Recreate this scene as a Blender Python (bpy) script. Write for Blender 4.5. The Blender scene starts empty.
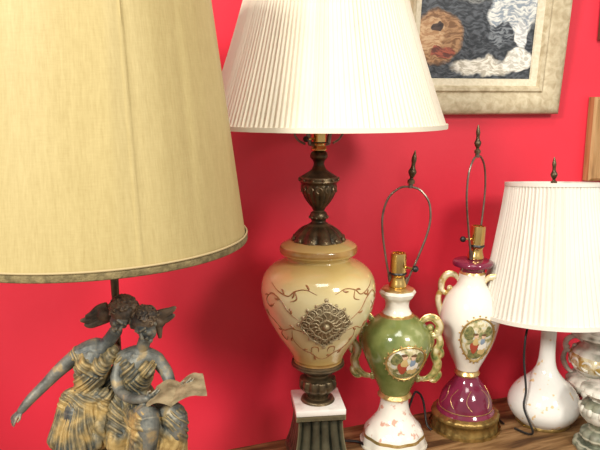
import bpy, bmesh, math, random
from mathutils import Vector, Matrix, noise
random.seed(4)
ZOOM = None
S = bpy.context.scene
try:
    S.view_settings.view_transform = 'Standard'
    S.view_settings.look = 'None'
except Exception: pass

# ---------------------------------------------------------------- calibration (survey of the real place)
F = 645.0; PIT = math.radians(11); CP, SP = math.cos(PIT), math.sin(PIT)
H = 0.65; T = 0.75; CZ = T + H
def ray(px, py):
    u = (px-300)/F; v = (py-225)/F
    return (u, CP - v*SP, SP + v*CP)
WA, WB = 2.035*H, 0.25
WYAW = math.atan(WB)
def wallpt(px, py):
    r = ray(px, py); t = WA/(r[1]-WB*r[0])
    return Vector((r[0]*t, r[1]*t, CZ-r[2]*t))
class Spot:
    def __init__(s, X, Y): s.X=X*H; s.Y=Y*H
    def z(s, py):
        r = ray(300, py); return CZ - s.Y*r[2]/r[1] - T
    def r(s, py, hw):
        return hw/F*(s.Y/ray(300,py)[1])
    def pr(s, rows):
        return [ (s.r(a[0],a[1]), s.z(a[0])) + tuple(a[2:]) for a in rows]
    def p(s, px, py, dy=0.0):
        r = ray(px,py); t=(s.Y+dy)/r[1]
        return Vector((r[0]*t - s.X, dy, CZ - t*r[2] - T))

# ---------------------------------------------------------------- materials
def nodes(name):
    m = bpy.data.materials.new(name); m.use_nodes = True
    nt = m.node_tree
    return m, nt, nt.nodes['Principled BSDF']
def mat(name, c1, c2=None, rough=0.5, metal=0.0, scale=20, bump=0.0, bscale=None, stretch=(1,1,1), contrast=(0.35,0.65), coat=0.0, c3=None, detail=4, trans=0.0, spec=None, edge=None):
    m, nt, b = nodes(name)
    N, L = nt.nodes, nt.links
    b.inputs['Roughness'].default_value = rough
    b.inputs['Metallic'].default_value = metal
    if coat: b.inputs['Coat Weight'].default_value = coat; b.inputs['Coat Roughness'].default_value=0.06
    if spec is not None: b.inputs['Specular IOR Level'].default_value = spec
    tc = N.new('ShaderNodeTexCoord'); mp = N.new('ShaderNodeMapping'); mp.inputs['Scale'].default_value = stretch
    L.new(tc.outputs['Object'], mp.inputs['Vector'])
    if c2 is None:
        b.inputs['Base Color'].default_value = (*c1,1)
    else:
        n = N.new('ShaderNodeTexNoise'); n.inputs['Scale'].default_value = scale; n.inputs['Detail'].default_value = detail
        L.new(mp.outputs[0], n.inputs['Vector'])
        cr = N.new('ShaderNodeValToRGB'); e = cr.color_ramp.elements
        e[0].position, e[1].position = contrast
        e[0].color = (*c1,1); e[1].color = (*c2,1)
        if c3 is not None:
            x = cr.color_ramp.elements.new(min(1,contrast[1]+0.1)); x.color = (*c3,1)
        L.new(n.outputs['Fac'], cr.inputs['Fac'])
        out=cr.outputs['Color']
        if edge is not None:
            g=N.new('ShaderNodeNewGeometry'); mr=N.new('ShaderNodeMapRange'); mr.inputs[1].default_value=0.50; mr.inputs[2].default_value=0.58
            L.new(g.outputs['Pointiness'],mr.inputs[0])
            ml=N.new('ShaderNodeMath'); ml.operation='MULTIPLY'; ml.inputs[1].default_value=0.7; L.new(mr.outputs[0],ml.inputs[0])
            mx=N.new('ShaderNodeMix'); mx.data_type='RGBA'; mx.inputs[7].default_value=(*edge,1)
            L.new(ml.outputs[0],mx.inputs[0]); L.new(out,mx.inputs[6]); out=mx.outputs[2]
        L.new(out, b.inputs['Base Color'])
    if bump:
        n2 = N.new('ShaderNodeTexNoise'); n2.inputs['Scale'].default_value = bscale or scale; n2.inputs['Detail'].default_value = 5
        L.new(mp.outputs[0], n2.inputs['Vector'])
        bp = N.new('ShaderNodeBump'); bp.inputs['Strength'].default_value = bump; bp.inputs['Distance'].default_value = 0.002
        L.new(n2.outputs['Fac'], bp.inputs['Height']); L.new(bp.outputs['Normal'], b.inputs['Normal'])
    if trans:
        out = N['Material Output']; tr = N.new('ShaderNodeBsdfTranslucent'); mx = N.new('ShaderNodeMixShader')
        tr.inputs['Color'].default_value = (*[min(1,v) for v in c1],1)
        mx.inputs[0].default_value = trans
        L.new(b.outputs[0], mx.inputs[1]); L.new(tr.outputs[0], mx.inputs[2]); L.new(mx.outputs[0], out.inputs['Surface'])
    return m

M_wall = mat('red_paint', (0.71,0.026,0.050), (0.77,0.034,0.064), rough=0.38, scale=3, bump=0.15, bscale=90)
M_floor = mat('floor_boards', (0.16,0.09,0.05),(0.25,0.15,0.08), rough=0.5, scale=6, stretch=(1,12,1))
M_white = mat('white_porcelain', (0.80,0.76,0.67), rough=0.12, coat=0.4)
M_white_flower = mat('flowered_porcelain', (0.82,0.78,0.69),(0.66,0.37,0.28), rough=0.12, coat=0.4, scale=70, contrast=(0.60,0.67), detail=2)
M_milk = mat('milk_glass', (0.80,0.79,0.75), (0.74,0.54,0.30), rough=0.1, coat=0.5, scale=60, contrast=(0.64,0.69), detail=2)
M_creamdk = mat('amber_glaze', (0.26,0.13,0.03), (0.45,0.27,0.08), rough=0.2, coat=0.4, scale=30)
M_green = mat('green_glaze', (0.12,0.16,0.04), (0.21,0.24,0.075), c3=(0.36,0.38,0.18), rough=0.15, coat=0.5, scale=30, contrast=(0.36,0.62))
M_maroon = mat('maroon_glaze', (0.12,0.010,0.032), (0.20,0.02,0.055), rough=0.12, coat=0.5, scale=20)
M_gold = mat('gilding', (0.50,0.32,0.09), (0.72,0.54,0.25), rough=0.3, metal=0.75, scale=60, bump=0.3, bscale=200)
M_goldcream = mat('gilded_porcelain', (0.42,0.27,0.07), (0.76,0.68,0.46), rough=0.22, metal=0.15, scale=60, coat=0.3, contrast=(0.42,0.58))
M_greengold = mat('gilded_green_porcelain', (0.12,0.16,0.04), (0.42,0.34,0.12), rough=0.22, metal=0.15, scale=55, coat=0.3, contrast=(0.40,0.54), c3=(0.64,0.56,0.34))
M_oldbrass = mat('aged_brass', (0.22,0.14,0.045), (0.42,0.28,0.09), rough=0.4, metal=0.8, scale=50, bump=0.4, bscale=160)
M_brass = mat('socket_brass', (0.72,0.50,0.18), rough=0.22, metal=1.0)
M_bronze = mat('dark_bronze', (0.040,0.032,0.020), (0.13,0.09,0.045), rough=0.36, metal=0.7, scale=60, bump=0.5, bscale=220, edge=(0.22,0.16,0.09))
M_verd = mat('greenish_bronze', (0.028,0.030,0.022), (0.10,0.10,0.065), rough=0.38, metal=0.55, scale=40, bump=0.4, bscale=150, edge=(0.42,0.36,0.2))
M_pewter = mat('antique_brass_filigree', (0.20,0.155,0.08), (0.42,0.34,0.19), rough=0.42, metal=0.55, scale=150, bump=0.6, bscale=300, edge=(0.52,0.43,0.27))
M_pewdk = mat('dark_filigree_ground', (0.16,0.12,0.065), (0.30,0.23,0.13), rough=0.45, metal=0.5, scale=120, bump=0.6, bscale=260)
M_wire = mat('harp_metal', (0.15,0.115,0.09), (0.29,0.235,0.19), rough=0.35, metal=0.8, scale=60)
M_black = mat('black_plastic', (0.012,0.011,0.011), rough=0.4)
M_brownpaint = mat('red_brown_scroll_paint', (0.27,0.10,0.035), (0.36,0.17,0.06), rough=0.35, scale=60)
M_marble = mat('white_marble', (0.80,0.76,0.70), (0.50,0.42,0.37), rough=0.25, scale=26, contrast=(0.5,0.74), coat=0.2)
M_pleat = mat('pleated_fabric', (0.72,0.66,0.53), (0.77,0.71,0.58), rough=0.85, scale=8, trans=0.10, spec=0.2)
M_pleat2 = mat('white_pleated_fabric', (0.76,0.72,0.64), (0.81,0.77,0.69), rough=0.85, scale=8, trans=0.12, spec=0.2)
M_skin = mat('patinated_metal_grey', (0.045,0.055,0.058), (0.17,0.175,0.155), c3=(0.34,0.26,0.14), rough=0.52, metal=0.25, scale=48, contrast=(0.36,0.58), bump=0.5, bscale=160, edge=(0.42,0.35,0.22))
M_drape = mat('patinated_gilt', (0.055,0.064,0.058), (0.18,0.145,0.075), c3=(0.40,0.275,0.10), rough=0.55, metal=0.2, scale=34, contrast=(0.37,0.50), bump=0.5, bscale=150, edge=(0.54,0.39,0.17))
M_hair = mat('patinated_brown', (0.045,0.038,0.032), (0.16,0.11,0.07), rough=0.55, metal=0.2, scale=60, contrast=(0.4,0.62), bump=0.4, bscale=200, edge=(0.34,0.25,0.14))
M_paper = mat('worn_gilt_sheet', (0.17,0.13,0.07), (0.40,0.32,0.19), rough=0.55, metal=0.15, scale=60)
M_trim = mat('olive_braid', (0.10,0.075,0.028), (0.21,0.16,0.068), rough=0.8, scale=120, bump=0.6, bscale=400)
M_trim2 = mat('pale_piping', (0.40,0.31,0.16), rough=0.8)
def cream_mat():
    m, nt, b = nodes('aged_cream_glaze'); N,L=nt.nodes,nt.links
    tc=N.new('ShaderNodeTexCoord'); sx=N.new('ShaderNodeSeparateXYZ'); L.new(tc.outputs['Object'],sx.inputs[0])
    n=N.new('ShaderNodeTexNoise'); n.inputs['Scale'].default_value=14; n.inputs['Detail'].default_value=5; L.new(tc.outputs['Object'],n.inputs['Vector'])
    a=N.new('ShaderNodeMath'); a.operation='MULTIPLY_ADD'; a.inputs[1].default_value=0.05; L.new(n.outputs['Fac'],a.inputs[0]); L.new(sx.outputs['Z'],a.inputs[2])
    mr=N.new('ShaderNodeMapRange'); L.new(a.outputs[0],mr.inputs[0])
    cr=N.new('ShaderNodeValToRGB'); e=cr.color_ramp.elements
    e[0].position=0.0; e[0].color=(0.52,0.37,0.13,1); e[1].position=1.0; e[1].color=(0.54,0.39,0.14,1)
    for p_,c_ in ((0.20,(0.72,0.61,0.31,1)),(0.5,(0.77,0.70,0.42,1)),(0.76,(0.73,0.62,0.32,1)),(0.92,(0.60,0.46,0.18,1))):
        x=e.new(p_); x.color=c_
    L.new(mr.outputs[0],cr.inputs['Fac']); L.new(cr.outputs[0],b.inputs['Base Color'])
    b.inputs['Roughness'].default_value=0.14; b.inputs['Coat Weight'].default_value=0.5; b.inputs['Coat Roughness'].default_value=0.06
    return m, mr
M_cream, CREAM_MR = cream_mat()
def scene_mat():
    m, nt, b = nodes('painted_pastoral_scene'); N,L = nt.nodes, nt.links
    tc=N.new('ShaderNodeTexCoord')
    n=N.new('ShaderNodeTexNoise'); n.inputs['Scale'].default_value=85; n.inputs['Detail'].default_value=3
    L.new(tc.outputs['Object'], n.inputs['Vector'])
    cr=N.new('ShaderNodeValToRGB')
    e=cr.color_ramp.elements; e[0].position=0.34; e[0].color=(0.20,0.22,0.10,1); e[1].position=0.72; e[1].color=(0.70,0.70,0.62,1)
    for pos,c in ((0.44,(0.42,0.36,0.18,1)),(0.52,(0.68,0.60,0.40,1)),(0.60,(0.56,0.58,0.50,1))):
        x=e.new(pos); x.color=c
    L.new(n.outputs['Fac'],cr.inputs['Fac']); L.new(cr.outputs['Color'],b.inputs['Base Color'])
    b.inputs['Roughness'].default_value=0.15; b.inputs['Coat Weight'].default_value=0.4
    return m
M_scene = scene_mat()
M_r=mat('painted_red',(0.38,0.07,0.04),rough=0.2); M_b=mat('painted_blue_dress',(0.24,0.31,0.40),rough=0.2); M_f=mat('painted_flesh',(0.72,0.48,0.33),rough=0.2); M_g=mat('painted_foliage',(0.10,0.12,0.05),(0.27,0.25,0.10),rough=0.2,scale=200)
M_h=mat('painted_brown_hair',(0.14,0.08,0.04),rough=0.3); M_yw=mat('painted_ochre',(0.58,0.42,0.18),rough=0.3)

def linen():
    m, nt, b = nodes('tan_olive_linen'); N,L=nt.nodes, nt.links
    tc=N.new('ShaderNodeTexCoord')
    def nz(sc,scale,det=3):
        mp=N.new('ShaderNodeMapping'); mp.inputs['Scale'].default_value=sc; L.new(tc.outputs['Object'],mp.inputs['Vector'])
        n=N.new('ShaderNodeTexNoise'); n.inputs['Scale'].default_value=scale; n.inputs['Detail'].default_value=det; L.new(mp.outputs[0],n.inputs['Vector']); return n.outputs['Fac']
    def madd(x,k,y=None):
        a=N.new('ShaderNodeMath'); a.operation='MULTIPLY_ADD'; a.inputs[1].default_value=k; L.new(x,a.inputs[0])
        if y is None: a.inputs[2].default_value=0
        else: L.new(y,a.inputs[2])
        return a.outputs[0]
    v=nz((1,1,0.012),480,3); h=nz((0.12,0.12,1),700,2); lo=nz((1,1,0.6),3.0,2); st=nz((1,1,0.012),140,2)
    s=madd(v,0.34,madd(h,0.16,madd(lo,0.30,madd(st,0.20))))
    cr=N.new('ShaderNodeValToRGB'); e=cr.color_ramp.elements; e[0].position=0.34; e[0].color=(0.355,0.275,0.112,1); e[1].position=0.66; e[1].color=(0.465,0.375,0.172,1)
    L.new(s,cr.inputs['Fac']); L.new(cr.outputs[0],b.inputs['Base Color'])
    bp=N.new('ShaderNodeBump'); bp.inputs['Strength'].default_value=0.12; bp.inputs['Distance'].default_value=0.001
    L.new(v,bp.inputs['Height']); L.new(bp.outputs[0],b.inputs['Normal'])
    b.inputs['Roughness'].default_value=0.55; b.inputs['Specular IOR Level'].default_value=0.35
    return m
M_linen = linen()
def wood(name, c1,c2,c3, scale=1.0, axis='X', rough=0.4, lo=0.3, hi=0.7, spec=0.5):
    m, nt, b = nodes(name); N,L=nt.nodes, nt.links
    tc=N.new('ShaderNodeTexCoord'); mp=N.new('ShaderNodeMapping')
    mp.inputs['Scale'].default_value = (0.12,1,1) if axis=='X' else (1,1,0.07) if axis=='Z' else (1,1,1)
    L.new(tc.outputs['Object'],mp.inputs['Vector'])
    n=N.new('ShaderNodeTexNoise'); n.inputs['Scale'].default_value=60*scale; n.inputs['Detail'].default_value=6; n.inputs['Distortion'].default_value=0.6
    L.new(mp.outputs[0],n.inputs['Vector'])
    cr=N.new('ShaderNodeValToRGB'); e=cr.color_ramp.elements; e[0].position=lo; e[0].color=(*c1,1); e[1].position=hi; e[1].color=(*c3,1); x=e.new(0.5); x.color=(*c2,1)
    L.new(n.outputs['Fac'],cr.inputs['Fac']); L.new(cr.outputs[0],b.inputs['Base Color'])
    bp=N.new('ShaderNodeBump'); bp.inputs['Strength'].default_value=0.35; bp.inputs['Distance'].default_value=0.001
    L.new(n.outputs['Fac'],bp.inputs['Height']); L.new(bp.outputs[0],b.inputs['Normal'])
    b.inputs['Roughness'].default_value=rough; b.inputs['Specular IOR Level'].default_value=spec
    return m
M_table = wood('oak_table', (0.075,0.035,0.015),(0.20,0.105,0.042),(0.34,0.20,0.09), rough=0.6, lo=0.34,hi=0.66, spec=0.2, scale=1.3)
M_frame = wood('limed_wood', (0.38,0.30,0.18),(0.50,0.42,0.27),(0.60,0.52,0.36), scale=1.2, rough=0.55, axis='N')
M_liner = mat('frame_liner', (0.60,0.53,0.38),(0.70,0.63,0.48), rough=0.7, scale=150)
M_brownframe = wood('brown_wood_frame', (0.22,0.11,0.04),(0.42,0.23,0.09),(0.52,0.32,0.15), scale=1.5, rough=0.4, axis='Z')

# ---------------------------------------------------------------- mesh helpers
def sharpen(bm, ang=38):
    for f in bm.faces: f.smooth = True
    lim = math.radians(ang)
    for e in bm.edges:
        if len(e.link_faces)==2 and e.calc_face_angle(0) > lim: e.smooth=False
def mk(name, bm, mats, parent=None, loc=(0,0,0), rot=(0,0,0), label=None, ang=38, merge=False):
    if merge: bmesh.ops.remove_doubles(bm, verts=bm.verts, dist=1e-6)
    bmesh.ops.recalc_face_normals(bm, faces=bm.faces)
    sharpen(bm, ang)
    me = bpy.data.meshes.new(name); bm.to_mesh(me); bm.free()
    if not isinstance(mats,(list,tuple)): mats=[mats]
    for m in mats: me.materials.append(m)
    o = bpy.data.objects.new(name, me); S.collection.objects.link(o)
    o.location = loc; o.rotation_euler = rot
    if parent: o.parent = parent
    if label: o['label']=label
    return o
def empty(name, loc, label, cat, rot=(0,0,0)):
    o = bpy.data.objects.new(name, None); o.empty_display_size=0.05; S.collection.objects.link(o)
    o.location=loc; o.rotation_euler=rot; o['label']=label; o['category']=cat
    return o
def smooth(pr, n=5):
    segs=[[]]
    for p in pr:
        segs[-1].append((p[0],p[1]))
        if len(p)>2 and p[2]: segs.append([(p[0],p[1])])
    out=[]
    for s in segs:
        if len(s)<2: continue
        for i in range(len(s)-1):
            p0=s[max(i-1,0)];p1=s[i];p2=s[i+1];p3=s[min(i+2,len(s)-1)]
            for k in range(n):
                t=k/n
                q=[0.5*((2*p1[j])+(-p0[j]+p2[j])*t+(2*p0[j]-5*p1[j]+4*p2[j]-p3[j])*t*t+(-p0[j]+3*p1[j]-3*p2[j]+p3[j])*t**3) for j in (0,1)]
                out.append((max(q[0],0.0004),q[1]))
        out.append(s[-1])
    return out
def lathe(bm, pr, seg=64, mod=None, mi=None, cap=True, off=(0,0,0)):
    rings=[]
    for r,z in pr:
        ring=[]
        for i in range(seg):
            a=2*math.pi*i/seg
            rr = mod(a,r,z) if mod else r
            ring.append(bm.verts.new((off[0]+rr*math.sin(a), off[1]-rr*math.cos(a), off[2]+z)))
        rings.append(ring)
    for k in range(len(rings)-1):
        zc=(pr[k][1]+pr[k+1][1])/2
        for i in range(seg):
            j=(i+1)%seg
            f=bm.faces.new((rings[k][i],rings[k][j],rings[k+1][j],rings[k+1][i]))
            if mi: f.material_index = mi(zc) if callable(mi) else mi
    if cap:
        f=bm.faces.new(rings[0]); 
        if mi: f.material_index = mi(pr[0][1]) if callable(mi) else mi
        f=bm.faces.new(list(reversed(rings[-1])))
        if mi: f.material_index = mi(pr[-1][1]) if callable(mi) else mi
    return rings
def cr3(pts, n=6, closed=False):
    pts=[Vector(p) for p in pts]; out=[]; m=len(pts)
    for i in range(m if closed else m-1):
        g=(lambda k: pts[k%m]) if closed else (lambda k: pts[min(max(k,0),m-1)])
        p0,p1,p2,p3=g(i-1),g(i),g(i+1),g(i+2)
        for k in range(n):
            t=k/n
            out.append(0.5*((2*p1)+(p2-p0)*t+(2*p0-5*p1+4*p2-p3)*t*t+(3*p1-p0-3*p2+p3)*t**3))
    if not closed: out.append(pts[-1])
    return out
def tube(bm, pts, r, seg=8, closed=False, mi=0, flat=None):
    pts=[Vector(p) for p in pts]; n=len(pts)
    rs = r if isinstance(r,(list,tuple)) else [r]*n
    up=None; rings=[]
    for i in range(n):
        a=pts[i-1] if (i>0 or closed) else pts[i]; b=pts[(i+1)%n] if (i<n-1 or closed) else pts[i]
        t=(b-a)
        if t.length<1e-9: t=Vector((0,0,1))
        t.normalize()
        if up is None:
            up = Vector((0,1,0)) if abs(t.y)<0.9 else Vector((1,0,0))
        u=(up - t*up.dot(t))
        if u.length<1e-6: u=t.orthogonal()
        u.normalize(); up=u; w=t.cross(u)
        rr=rs[i]
        rings.append([bm.verts.new(pts[i]+u*math.cos(2*math.pi*k/seg)*rr*(flat or 1)+w*math.sin(2*math.pi*k/seg)*rr) for k in range(seg)])
    for i in range(n if closed else n-1):
        A,B=rings[i],rings[(i+1)%n]
        for k in range(seg):
            j=(k+1)%seg
            f=bm.faces.new((A[k],A[j],B[j],B[k])); f.material_index=mi
    if not closed:
        for R in (rings[0],rings[-1]):
            f=bm.faces.new(R); f.material_index=mi
def ball(bm, c, r, sx=1,sy=1,sz=1, sub=2, mi=0, rot=None):
    M=Matrix.Translation(Vector(c)) @ (rot or Matrix.Identity(4)) @ Matrix.Diagonal((r*sx,r*sy,r*sz,1))
    g=bmesh.ops.create_icosphere(bm, subdivisions=sub, radius=1, matrix=M)
    for v in g['verts']:
        for f in v.link_faces: f.material_index=mi
def capsule(bm, a, b, r1, r2, n=None):
    a=Vector(a); b=Vector(b); d=b-a; L=d.length
    if L<1e-6: ball(bm,a,r1); return
    t=d/L; pts=[];rs=[]
    for k in range(5):
        th=math.pi/2*(1-k/4); pts.append(a - t*r1*math.sin(th)); rs.append(max(r1*math.cos(th),r1*0.05))
    for k in range(1,5):
        pts.append(a+d*k/5); rs.append(r1+(r2-r1)*k/5)
    for k in range(5):
        th=math.pi/2*k/4; pts.append(b + t*r2*math.sin(th)); rs.append(max(r2*math.cos(th),r2*0.05))
    tube(bm, pts, rs, seg=12)
def box(bm, x0,x1,y0,y1,z0,z1, bev=0.0, mi=0):
    g=bmesh.ops.create_cube(bm,size=1,matrix=Matrix.Translation(((x0+x1)/2,(y0+y1)/2,(z0+z1)/2))@Matrix.Diagonal((x1-x0,y1-y0,z1-z0,1)))
    fs=set(f for v in g['verts'] for f in v.link_faces)
    for f in fs: f.material_index=mi
    if bev:
        es=set(e for v in g['verts'] for e in v.link_edges)
        r=bmesh.ops.bevel(bm,geom=list(es),offset=bev,segments=2,affect='EDGES',profile=0.5)
        for f in r['faces']: f.material_index=mi
def rsurf(pr, z):
    for i in range(len(pr)-1):
        z1,z2=pr[i][1],pr[i+1][1]
        if (z1-z)*(z2-z)<=0 and z1!=z2:
            t=(z-z1)/(z2-z1); return pr[i][0]+(pr[i+1][0]-pr[i][0])*t
    return pr[-1][0]
def onsurf(pr, th, z, eps=0.0):
    r=rsurf(pr,z)+eps
    return Vector((r*math.sin(th),-r*math.cos(th),z))
def medallion(bm, pr, th0, z0, a, b, eps=0.0015, mi=0, rim=0.0016, rmi=1, beads=True, rings=6, seg=40, dome=0.0015):
    R0=rsurf(pr,z0)
    def pos(u,v,e): return onsurf(pr, th0+u/R0, z0+v, e)
    c=bm.verts.new(pos(0,0,eps+dome)); prev=None
    for k in range(1,rings+1):
        f=k/rings; ring=[]
        for i in range(seg):
            an=2*math.pi*i/seg
            ring.append(bm.verts.new(pos(a*f*math.cos(an), b*f*math.sin(an), eps+dome*(1-f*f) if k<rings else 0)))
        for i in range(seg):
            j=(i+1)%seg
            fc = bm.faces.new((c,ring[i],ring[j])) if prev is None else bm.faces.new((prev[i],prev[j],ring[j],ring[i]))
            fc.material_index=mi
        prev=ring
    pts=[pos(a*math.cos(2*math.pi*i/seg),b*math.sin(2*math.pi*i/seg),eps) for i in range(seg)]
    tube(bm, pts, rim, closed=True, mi=rmi)
    if beads:
        for i in range(0,seg,2):
            an=2*math.pi*i/seg
            ball(bm,pos(a*1.1*math.cos(an),b*1.1*math.sin(an),eps*0.6),rim*1.1,sub=1,mi=rmi)
def painted(bm, pr, th0, z0, upx, items):
    R0=rsurf(pr,z0)
    for n,(x,y,rx,ry,mi) in enumerate(items):
        e=0.0028+0.00012*n; seg=18
        c=bm.verts.new(onsurf(pr,th0+x*upx/R0,z0-y*upx,e+0.0006)); ring=[]
        for i in range(seg):
            an=2*math.pi*i/seg; k=1+0.12*math.sin(3*an+n)
            ring.append(bm.verts.new(onsurf(pr,th0+(x+rx*k*math.cos(an))*upx/R0,z0-(y+ry*k*math.sin(an))*upx,e)))
        for i in range(seg):
            f=bm.faces.new((c,ring[i],ring[(i+1)%seg])); f.material_index=mi
MEDM=[M_scene,M_gold,M_r,M_b,M_f,M_g,M_h,M_yw,M_white]

# ---------------------------------------------------------------- shared lamp parts
def socket(root, x, z0, z1, r, yaw=0.6, rot=(0,0,0)):
    h=z1-z0; bm=bmesh.new()
    pr=[(r*0.55,0,1),(r*1.05,0.02*h,1),(r*1.1,0.08*h),(r*0.85,0.30*h),(r,0.38*h,1),(r*1.08,0.42*h,1),(r,0.46*h,1),(r*0.98,0.94*h),(r*0.9,h,1),(r*0.75,h,1),(r*0.75,0.9*h)]
    lathe(bm, smooth(pr,3), 32, mi=lambda z:(1 if abs(z-0.44*h)<0.05*h else 0))
    a=math.sin(yaw),-math.cos(yaw)
    tube(bm,[(a[0]*r*0.9,a[1]*r*0.9,0.62*h),(a[0]*r*2.0,a[1]*r*2.0,0.62*h)],r*0.16,mi=0)
    ball(bm,(a[0]*r*2.3,a[1]*r*2.3,0.62*h),r*0.42,sub=2,mi=1)
    return mk('socket', bm, [M_brass,M_black], root, (x,0,z0), rot, label='brass bulb socket with black turn switch')
def finial_prof(h,r):
    return smooth([(r*0.5,0,1),(r*0.9,0.02*h,1),(r*0.9,0.12*h,1),(r*0.4,0.18*h),(r*0.8,0.28*h),(r,0.38*h),(r*0.55,0.5*h),(r*0.5,0.62*h),(r*0.62,0.74*h),(r*0.3,0.92*h),(r*0.1,h)],4)
def harp(root, loc, h, w, tilt=0.0, yaw=0.0, fin=0.05, wire=0.0020, shape='open', fmat=None):
    bm=bmesh.new()
    if shape=='open':
        half=[(w*0.30,0,0),(w*0.42,0,0.06*h),(w*0.70,0,0.28*h),(w*0.95,0,0.52*h),(w*1.02,0,0.70*h),(w*0.86,0,0.87*h),(w*0.46,0,0.975*h),(w*0.12,0,h),(0,0,h)]
    else:
        half=[(w*0.5,0,0),(w*0.9,0,0.08*h),(w,0,0.45*h),(w*0.95,0,0.75*h),(w*0.6,0,0.94*h),(0,0,h)]
    pts=half+[(-p[0],0,p[2]) for p in reversed(half[:-1])]
    tube(bm, cr3(pts,5), wire, seg=8)
    tube(bm,[(-w*0.36,0,0.0),(0,0,-0.004),(w*0.36,0,0.0)],wire*1.6,seg=8)
    for s in (-1,1):
        tube(bm,[(s*w*0.33,0,0.0),(s*w*0.40,0,0.07*h)],wire*1.9,seg=8)
    lathe(bm, [(0.004,h-0.002),(0.004,h+0.006)],16)
    hp=mk('harp', bm, M_wire, root, loc, (0,tilt,yaw), label='thin bent metal harp')
    bm=bmesh.new(); lathe(bm, finial_prof(fin, fin*0.12),20)
    f=mk('finial', bm, fmat or M_bronze, hp, (0,0,h+0.005), label='dark turned metal finial')
    return hp
def pleated(root, pr, pleats, amp, material, loc=(0,0,0), rot=(0,0,0), label=None, bandw=0.006, spider=True):
    bm=bmesh.new(); sub=6; seg=pleats*sub
    ja=[random.uniform(0.6,1.35) for _ in range(pleats)]
    def mod(a,r,z):
        k=a/(2*math.pi)*pleats; i=int(k)%pleats; f=k-int(k)
        tri = (f/0.62 if f<0.62 else (1-f)/0.38)
        return r + amp*(tri-0.5)*ja[i]
    P=smooth(pr,4)
    lathe(bm,P,seg,mod=mod,cap=False)
    lathe(bm,[(r-0.004,z) for r,z in P],96,cap=False)
    o=mk('lamp_shade',bm,material,root,loc,rot,label=label,ang=60)
    for (r,z) in (P[0],P[-1]):
        bm=bmesh.new()
        s=1 if (r,z)==P[-1] else -1
        q=[(r-0.005,z-0.001*s),(r+amp*0.9,z-0.001*s),(r+amp*0.9,z+bandw*s),(r-0.005,z+bandw*s)]
        lathe(bm,q+[q[0]],128,cap=False)
        mk('shade_trim',bm,material,o,label='narrow fabric binding band')
    if spider:
        bm=bmesh.new()
        for k in range(3):
            a=2*math.pi*k/3+0.3; tube(bm,[(0,0,P[0][1]-0.012),(P[0][0]*0.4*math.cos(a),P[0][0]*0.4*math.sin(a),P[0][1]-0.012),((P[0][0]-0.004)*math.cos(a),(P[0][0]-0.004)*math.sin(a),P[0][1]-0.004)],0.0016)
        ball(bm,(0,0,P[0][1]-0.012),0.006)
        mk('spider_fitting',bm,M_wire,o)
    return o
def cord(root, pts, r=0.0023):
    c=cr3(pts,8)
    for p in c: p.z=max(p.z,r+0.0006)
    bm=bmesh.new(); tube(bm,c,r); mk('power_cord',bm,M_black,root,label='thin black power cord')

# ================================================================ ROOM
def structure(o): o['kind']='structure'; return o
bm=bmesh.new(); box(bm,-3.2,3.2,0,0.1,0,2.7)
w=structure(mk('wall_back',bm,M_wall,None,(0,WA,0),(0,0,WYAW)))
bm=bmesh.new(); box(bm,-3.2,3.2,-3.2,2.2,-0.05,0); structure(mk('floor',bm,M_floor))
bm=bmesh.new(); box(bm,-3.1,3.1,-0.015,0,0,0.10,0.003); structure(mk('baseboard_back',bm,mat('white_trim',(0.7,0.68,0.62),rough=0.4),None,(0,WA,0),(0,0,WYAW)))

# ================================================================ TABLE
TY=math.atan(0.37)
def tbl(X): return (1.80+0.37*X)*H
root=empty('table',(0,tbl(0),0),'long worn brown oak table holding a row of lamps','table',(0,0,TY))
x0,x1,dp=-0.95,0.86,0.52
bm=bmesh.new(); box(bm,x0,x1,-dp,0.0,T-0.032,T,0.004)
mk('table_top',bm,M_table,root)
bm=bmesh.new()
box(bm,x0+0.05,x1-0.05,-dp+0.04,-dp+0.06,T-0.13,T-0.032); box(bm,x0+0.05,x1-0.05,-0.06,-0.04,T-0.13,T-0.032)
box(bm,x0+0.04,x0+0.06,-dp+0.05,-0.05,T-0.13,T-0.032); box(bm,x1-0.06,x1-0.04,-dp+0.05,-0.05,T-0.13,T-0.032)
mk('apron',bm,M_table,root)
for lx in (x0+0.06,x1-0.06):
    for ly in (-dp+0.06,-0.06):
        bm=bmesh.new(); lathe(bm,smooth([(0.026,T-0.033,1),(0.026,T-0.15,1),(0.018,T-0.17),(0.028,T-0.22),(0.02,T-0.36),(0.024,0.2),(0.015,0.08),(0.022,0.03),(0.018,0.0)],4),24)
        mk('leg',bm,M_table,root,(lx,ly,0))
TT=T+0.0004

# ================================================================ LAMP 2 : cream vase
sp=Spot(0.0497,1.689)
R=empty('table_lamp',(sp.X,sp.Y,TT),'cream vase lamp, brass medallion, bronze urn stem, flared white pleated shade','lamp')
pleated(R,sp.pr([(-62,66),(-20,76),(40,92),(90,107),(127,119)]),150,0.0032,M_pleat,loc=(0.009,0,0),label='off-white finely pleated flared fabric shade')
zt=sp.z(-62)
zs=sp.z(151)
socket(R,0,zs,sp.z(131),0.0125,yaw=-0.9)
harp(R,(0,0,zs+0.012),zt-0.02-(zs+0.012),0.055,shape='closed',fin=0.04,yaw=0.5)
bm=bmesh.new()
P=smooth(sp.pr([(150,5,1),(153,8),(157,9),(161,6),(165,5.5),(170,8),(174,14),(177,19,1),(181,20,1),(184,17.5),(191,16.5),(199,13),(207,7.5),(211,5.5,1),(213,8),(217,9),(221,7),(224,10,1),(229,18),(236,24),(241,26.5,1),(244,25)]),5)
zu0,zu1=sp.z(184),sp.z(206); zk0,zk1=sp.z(225),sp.z(240)
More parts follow.
